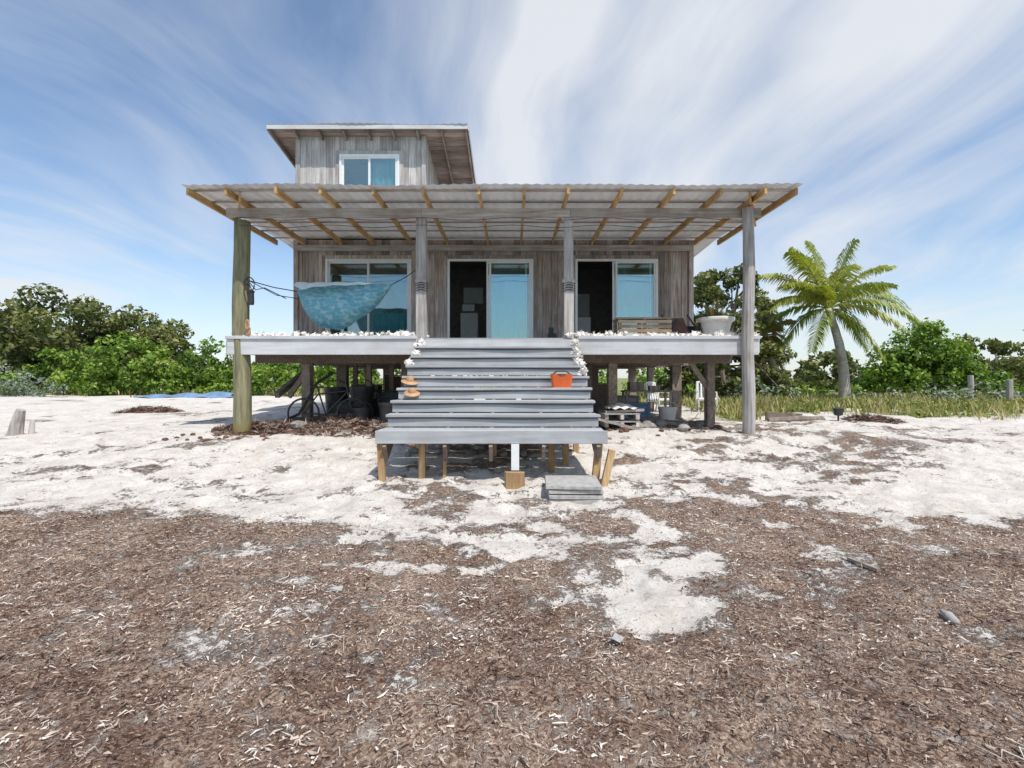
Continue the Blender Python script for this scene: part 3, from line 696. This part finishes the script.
mb=MB(); g=gz1(7.6,11.8); mb.tube([(7.7,11.8,g-.05),(7.7,11.8,g+.12),(7.7,11.8,g+.14),(7.7,11.8,g+.3),(7.7,11.8,g+.33)],[.02,.02,.09,.12,.03],8); mb.tube([(7.9,11.9,g),(8.2,11.9,g+.12),(8.5,11.8,g)],.03,6); obj('garden_lamp',mb,M['black'])
for i,(x,y,h) in enumerate([(17.9,18,1.0),(18.8,20.5,1.1)]):
    mb=MB(); g=gz1(x,y); mb.tube([(x,y,g-.2),(x+.02,y,g+h*.5),(x,y,g+h)],[.11,.10,.10],9,jit=.08); obj('fence_post',mb,M['wall2'])
def clutter_mound(name,x,y,r_,h,n,seed,mt,ls=.12):
    r=np.random.default_rng(seed); a=r.random(n)*6.283; q=np.sqrt(r.random(n)); px=x+np.cos(a)*q*r_; py=y+np.sin(a)*q*r_*.6
    pz=gz(px,py)+h*(1-q**2)*r.random(n)**.5; c=np.stack([px,py,pz],1)
    d=r.normal(size=(n,3)); d[:,2]*=.4; d/=np.linalg.norm(d,axis=1)[:,None]; s=np.cross(d,r.normal(size=(n,3))); s/=np.linalg.norm(s,axis=1)[:,None]
    V=np.stack([c-d*ls,c+s*.012,c+d*ls,c-s*.012],1); quads(name,V.reshape(-1,3),r.random(n)*.5,mt)
clutter_mound('seaweed_pile',-10.9,15,1.0,.18,1500,5,M['strip'])
clutter_mound('brush_pile',-5.2,10.4,1.0,.22,1300,6,M['strip'])
clutter_mound('brush_pile',-3.4,10.6,1.6,.25,1800,16,M['strip'])
clutter_mound('brush_pile',8.6,11.9,.7,.15,700,8,M['strip'])
mb=MB()
g=gz1(.64,3.0)+.02; mb.box(.58,.67,2.95,3.01,g,g+.012,rot=rotm(.15,.2,.9),jit=.016)
g=gz1(-1.3,3.7)+.015; mb.box(-1.35,-1.26,3.67,3.71,g,g+.012,rot=rotm(.1,.1,.2),jit=.012)
obj('foam_scrap',mb,M['conc'])
mb=MB(); g=gz1(2.95,3.38)+.03; mb.tube([(2.93,3.3,g),(2.95,3.38,g+.01),(2.96,3.42,g+.01),(2.965,3.45,g+.01)],[.028,.032,.016,.014],10); obj('plastic_bottle',mb,M['conc'],smooth=True)
mb=MB(); g=gz1(2.95,4.2)+.02; mb.box(2.92,2.96,4.05,4.32,g,g+.02,rot=rotm(rz=.25)); obj('plank_scrap',mb,M['bark'])
# ---------------- vegetation ----------------
def leafcloud(C,R,dens,ls,seed,bright=.5,flat=.75):
    r=np.random.default_rng(seed); Vs=[];Rs=[]
    for c,rad in zip(C,R):
        n=max(12,int(dens*rad*rad)); d=r.normal(size=(n,3)); d/=np.linalg.norm(d,axis=1)[:,None]
        q=rad*(.45+.65*r.random(n)**.6); p=np.array(c)+d*q[:,None]*np.array([1,1,flat])
        nrm=d+.9*r.normal(size=(n,3)); nrm[:,2]+=.5; nrm/=np.linalg.norm(nrm,axis=1)[:,None]
        t=np.cross(nrm,r.normal(size=(n,3))); t/=np.linalg.norm(t,axis=1)[:,None]; s=np.cross(nrm,t)
        L=ls*(.6+.8*r.random(n))[:,None]
        V=np.stack([p-t*L,p+s*L*.55,p+t*L,p-s*L*.55],1); Vs.append(V.reshape(-1,3))
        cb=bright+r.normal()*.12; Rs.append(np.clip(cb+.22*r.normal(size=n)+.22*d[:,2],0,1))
    return np.concatenate(Vs),np.concatenate(Rs)
def tree(name,x,y,w,h,seed,m,nclump=45,dens=260,ls=.16,base=.25,lean=0):
    r=random.Random(seed); E=empty(name,(x,y,gz1(x,y))); z0=gz1(x,y); C=[];R=[]
    for k in range(nclump):
        for _ in range(50):
            a=r.uniform(-1,1); b_=r.uniform(-1,1); c=r.uniform(0,1)
            top=1-.5*abs(a)**2.2
            if a*a+b_*b_<1 and c<top: break
        C.append((x+lean*c+a*w/2,y+b_*w*.35,z0+h*(base+(1-base)*c)-.2)); R.append(r.uniform(.35,.85)*w/9)
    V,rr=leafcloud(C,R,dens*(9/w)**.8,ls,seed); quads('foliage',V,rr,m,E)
    mb=MB(); tr=[(x+.5*lean*t+.15*math.sin(3*t+seed),y,z0+h*.4*t) for t in (0,.5,1)]
    mb.tube([(p[0],p[1],p[2]-.1) for p in tr],[w*.03,w*.024,w*.018],8,jit=.1)
    for c in C[::3]:
        a=Vector(tr[r.choice([1,2])]); b_=Vector(c); mid=(a+b_)/2+Vector((r.uniform(-.3,.3),0,r.uniform(-.1,.3)))
        mb.tube([a-Vector((0,0,.1)),mid,b_],[w*.010,w*.007,w*.003],5)
    obj('trunk_and_limbs',mb,M['bark'],E)
def thicket(name,pts,m,dens,ls,seed,fill=1.3):
    r=random.Random(seed); C=[];R=[]
    for (x,y,h,w) in pts:
        z0=gz1(x,y); n=max(5,int(w*h*fill))
        for k in range(n):
            a=r.uniform(-1,1); c=r.random()**.8*(1-.6*a*a); R0=r.uniform(.28,.6)*min(1.2,h/2.2+.2)
            C.append((x+a*w/2,y+r.uniform(-1,1)*w*.25,z0+max(R0*.5,c*h-R0*.7))); R.append(R0)
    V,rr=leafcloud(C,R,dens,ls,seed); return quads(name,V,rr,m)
tree('sea_grape_tree',-30.5,35,13,6.5,11,M['leafdark'],110,300,.17,.06)
tree('sea_grape_tree',-38,37,10,6.1,12,M['leafdark'],65,300,.18,.05)
tree('sea_grape_tree',-24.5,35,7,4.7,13,M['leafdark'],45,300,.16,.05)
tree('sea_grape_tree',8.8,21,5.2,5.7,14,M['leafdark'],130,520,.10,.08)
tree('sea_grape_tree',10.9,25,5,4.2,15,M['leafdark'],40,300,.12,.05)
tree('sea_grape_tree',31,32,7,4.2,16,M['leafdark'],38,280,.15,.05)
P=[]
rr_=random.Random(4)
for x in np.arange(-34,-12,1.3): P.append((x,rr_.uniform(28,31),rr_.uniform(2.0,3.2) if x>-28 else rr_.uniform(1.4,2.4),rr_.uniform(2.2,3.6)))
P.append((-21.5,28.5,3.9,4.4)); P.append((-24.5,29,3.6,3.4)); P.append((-18.2,29,3.5,2.8))
thicket('shrub_thicket',P,M['leafbright'],330,.12,21)
P=[(x,rr_.uniform(31,35),rr_.uniform(2.0,2.8),rr_.uniform(3,4)) for x in np.arange(-15,14,1.5)]
thicket('shrub_thicket',P,M['leafbright'],240,.13,22)
P=[(x,rr_.uniform(23,27),rr_.uniform(1.0,1.7),rr_.uniform(2.0,3.2)) for x in np.arange(8,32,1.4)]
thicket('shrub_thicket',P,M['leafbright'],330,.11,23)
thicket('sea_grape_shrub',[(20.3,24.5,3.9,4.2),(22.0,24.8,3.3,3.2),(18.8,25,2.9,2.6)],M['leafbright'],420,.10,26,4.5)
P=[(x,rr_.uniform(36,44),rr_.uniform(2.0,3.3),rr_.uniform(4,6)) for x in np.arange(14,60,2.2)]+[(x,rr_.uniform(40,46),rr_.uniform(2.8,4.0),rr_.uniform(4,6)) for x in np.arange(-60,-12,2.2)]
thicket('distant_scrub',P,M['leafdark'],150,.22,24)
P=[(x,rr_.uniform(18,21),rr_.uniform(.7,1.4),rr_.uniform(1.2,2.2)) for x in np.arange(9.5,25,.7) if not 11.5<x<15.0]+[(-27.5,27,1.9,3),(-26,26.5,1.4,2.6),(-24.5,26.8,.9,2)]
thicket('sea_lavender_shrub',P,M['leafgrey'],420,.07,25,2.0)
r2=random.Random(8); C=[];R=[]
for k in range(300):
    x=rr_.uniform(5.0,21); y=rr_.uniform(12.8,19)
    if green([x],[y])[0]>.55:
        h=rr_.uniform(.1,.5)**1.2; w_=rr_.uniform(.4,1.2)
        for k in range(3): C.append((x+r2.uniform(-w_/2,w_/2),y+r2.uniform(-.3,.3),gz1(x,y)+h*.4)); R.append(r2.uniform(.10,.28))
V,rr=leafcloud(C,R,800,.045,77,.55,.6); quads('beach_vine',V,rr,M['leafvine'])
def grass(name,n,fx,seed,hmin,hmax,w):
    r=np.random.default_rng(seed); x,y=fx(r,n); g=green(x,y); k=(g+.5*(fbm(x*1.5,y*1.5,3)-.5)*2)>(.25+.6*r.random(n)); x=x[k];y=y[k];n=len(x)
    z=gz(x,y); cl=fbm(x*.9+3,y*.9,3); h=(hmin+(hmax-hmin)*r.random(n))*(.2+1.5*cl)
    a=r.random(n)*6.283; l=r.random(n)*.9; b_=np.stack([x,y,z-.02],1); t=b_+np.stack([np.cos(a)*l*h,np.sin(a)*l*h,h],1)
    mdl=b_*.45+t*.55; mdl[:,2]+=h*.1; s=np.stack([-np.sin(a),np.cos(a),0*a],1)*w*(.6+.8*r.random(n))[:,None]
    V=np.stack([b_,mdl+s,t,mdl-s],1)
    quads(name,V.reshape(-1,3),np.clip(.15+.9*r.random(n)*(.4+cl),0,1),M['grass'])
grass('dune_grass',50000,lambda r,n:(4+26*r.random(n),11.5+13*r.random(n)**1.3),31,.08,.42,.018)
grass('dune_grass',28000,lambda r,n:(-38+42*r.random(n),24+9*r.random(n)),32,.12,.5,.035)
def frond(V,Rr,C,tip,arch,n=60,ll=.62,seed=0,dead=False):
    r=random.Random(seed); C=Vector(C); T=Vector(tip)
    mid=(C+T)/2+Vector((0,0,arch)); fb=r.uniform(-.12,.18)
    pt=lambda t:C*(1-t)**2+mid*2*t*(1-t)+T*t*t
    for i in range(n):
        t=.10+.90*i/(n-1); p=pt(t); d=(pt(min(1,t+.02))-pt(t-.02)).normalized()
        side=d.cross(Vector((0,0,1)));
        if side.length<.2: side=d.cross(Vector((0,1,0)))
        side.normalize(); up=side.cross(d)
        l=ll*(math.sin(math.pi*(.14+.78*t))**.7)*r.uniform(.8,1.12)
        for sg in (-1,1):
            dr=(side*sg*.85+d*.6+up*r.uniform(.0,.35)+Vector((0,0,-.2))).normalized()
            q=p+dr*l*.5; e=q+(dr+Vector((0,0,-.7-.6*r.random()))).normalized()*l*.5
            w=(d*.9+up*.3).normalized()*.034
            b_=r.random()*.4+.22+.25*(1-t)+fb
            V+= [p-w*.6,p+w*.6,q+w,q-w, q-w,q+w,e+w*.15,e-w*.15]; Rr+= [b_,b_]
    return [tuple(pt(t)) for t in np.linspace(0,1,9)]
def palm(name,base,top,tips,ll,m,seed,tr=.13):
    E=empty(name,base); mb=MB(); b_=Vector(base); t_=Vector(top); P=[]
    for k in range(15):
        t=k/14; p=b_.lerp(t_,t); p.x+=.22*math.sin(t*math.pi)*(1 if seed%2 else -1); P.append(p)
    mb.tube(P,[tr*(1.35-.6*k/14)*(1+.05*(k%2)) for k in range(15)],10,jit=.03); obj('trunk',mb,M['trunk'],E,smooth=True)
    V=[];Rr=[]; rb=MB()
    for i,(dx,dy,dz) in enumerate(tips):
        L=math.sqrt(dx*dx+dy*dy+dz*dz); pts=frond(V,Rr,top,(top[0]+dx,top[1]+dy,top[2]+dz),.22*L+.30*abs(dx)*.5,seed=seed*50+i,ll=ll)
        rb.tube(pts,[.035,.03,.026,.022,.018,.015,.012,.009,.005],5,r=.7)
    quads('leaflets',np.array([tuple(v) for v in V]),np.array(Rr),m,E); obj('frond_ribs',rb,M['frond'],E)
cz=EYE+70/22.7
tips=[(-.5,.6,3.0),(-1.9,-.5,2.3),(-2.7,.7,1.5),(-3.0,-.6,-.2),(-2.8,1.0,-1.1),(.6,-.8,2.7),(1.4,.6,2.0),(2.4,-.4,1.7),(3.7,.5,.1),(3.2,-.9,-.7),(2.3,.8,-1.7),(1.7,-.9,-2.2),(-1.3,-1.0,-1.9),(-1.6,-1.3,.6),(.6,2.2,.9),(-1.2,2.2,.5),(1.4,-1.8,.7),(-2.3,-.2,-1.9),(-1.3,.5,2.7),(3.1,.9,.9),(-2.4,-.8,.8),(2.3,-1.2,-1.0)]
palm('palm_tree',(14.3,21.5,gz1(14.3,21.5)-.1),(13.6,21.5,cz-.1),tips,.82,M['frond'],3,.17)
tips2=[(-1.2,-.3,-.2),(-.9,.5,.9),(.2,.2,1.3),(1.0,-.4,.6),(1.2,.5,-.5),(-.6,-.7,-1.3),(.5,-.8,-1.2),(-1.3,.3,-1.0),(.9,.2,-1.5),(0,-.9,.3),(-.2,.5,-1.6),(.7,.6,1.0)]
palm('palm_tree',(12.6,22.5,gz1(12.6,22.5)-.1),(11.3,22.3,3.0),tips2,.6,M['deadfrond'],4,.16)
# ---------------- world, sun, camera ----------------
EL=math.radians(60); AZ=math.radians(145)
w=bpy.data.worlds.new('World'); S.world=w; w.use_nodes=True; nt=w.node_tree; bg=nt.nodes['Background']
sky=nd(nt,'ShaderNodeTexSky',{'sky_type':'NISHITA','sun_disc':False,'sun_elevation':EL,'sun_rotation':AZ,'air_density':1.0,'dust_density':.5,'ozone_density':1.6})
tc=nd(nt,'ShaderNodeTexCoord').outputs['Generated']
sp=nd(nt,'ShaderNodeSeparateXYZ',Vector=tc)
zc=mth(nt,'ADD',mth(nt,'MAXIMUM',sp.outputs['Z'],0.0),.14)
u=mth(nt,'DIVIDE',sp.outputs['X'],zc); v=mth(nt,'DIVIDE',sp.outputs['Y'],zc)
uv=nd(nt,'ShaderNodeCombineXYZ',X=u,Y=v,Z=0.0).outputs[0]
wn=nd(nt,'ShaderNodeTexNoise',Vector=uv,Scale=.5,Detail=2.0).outputs['Color']
wv=nd(nt,'ShaderNodeVectorMath',{'operation':'MULTIPLY_ADD'},i0=wn,i1=(1.3,1.3,0),i2=uv).outputs[0]
m1=nd(nt,'ShaderNodeMapping',Vector=wv,Rotation=(0,0,math.radians(-46)),Scale=(1.4,.36,1)).outputs[0]
n1=nd(nt,'ShaderNodeTexNoise',Vector=m1,Scale=1.25,Detail=7.0,Roughness=.56,Distortion=.2).outputs['Fac']
m2=nd(nt,'ShaderNodeMapping',Vector=uv,Location=(3.1,1.7,0),Scale=(.6,.5,1)).outputs[0]
n2=nd(nt,'ShaderNodeTexNoise',Vector=m2,Scale=1.0,Detail=4.0,Roughness=.5).outputs['Fac']
dp=nd(nt,'ShaderNodeVectorMath',{'operation':'DOT_PRODUCT'},i0=tc,i1=(.36,.80,.48)).outputs['Value']
bank=ramp(nt,dp,[(.80,(0,0,0)),(.97,(1,1,1))])
s=mth(nt,'ADD',mth(nt,'ADD',mth(nt,'MULTIPLY_ADD',n1,1.1,-.05),mth(nt,'MULTIPLY',mth(nt,'SUBTRACT',n2,.5),.9)),mth(nt,'MULTIPLY',bank,.17))
cf=ramp(nt,s,[(.38,(.05,.05,.05)),(.56,(.40,.40,.40)),(.80,(.90,.90,.90))])
hz=ramp(nt,sp.outputs['Z'],[(0.0,(.62,.62,.62)),(.26,(0,0,0))])
cf2=mth(nt,'MAXIMUM',cf,hz)
skyc=mix(nt,1.0,sky.outputs[0],(1.40,1.52,1.60,1),'MULTIPLY')
col=mix(nt,cf2,skyc,(7.9,8.2,8.6,1))
nt.links.new(col,bg.inputs[0]); bg.inputs[1].default_value=.105
sd=Vector((math.sin(AZ)*math.cos(EL),math.cos(AZ)*math.cos(EL),math.sin(EL)))
l=bpy.data.lights.new('sun','SUN'); l.energy=4.3; l.angle=math.radians(.6); l.color=(1,.95,.88)
o=bpy.data.objects.new('sun',l); o.location=sd*50; o.rotation_euler=(-sd).to_track_quat('-Z','Y').to_euler(); S.collection.objects.link(o)
cam=bpy.data.cameras.new('camera'); cam.lens=500/1024*36; cam.sensor_width=36; cam.shift_y=-.006; cam.clip_end=3000; cam.clip_start=.05
o=bpy.data.objects.new('camera',cam); o.location=(0,0,EYE); o.rotation_euler=(math.radians(90),0,0); S.collection.objects.link(o); S.camera=o
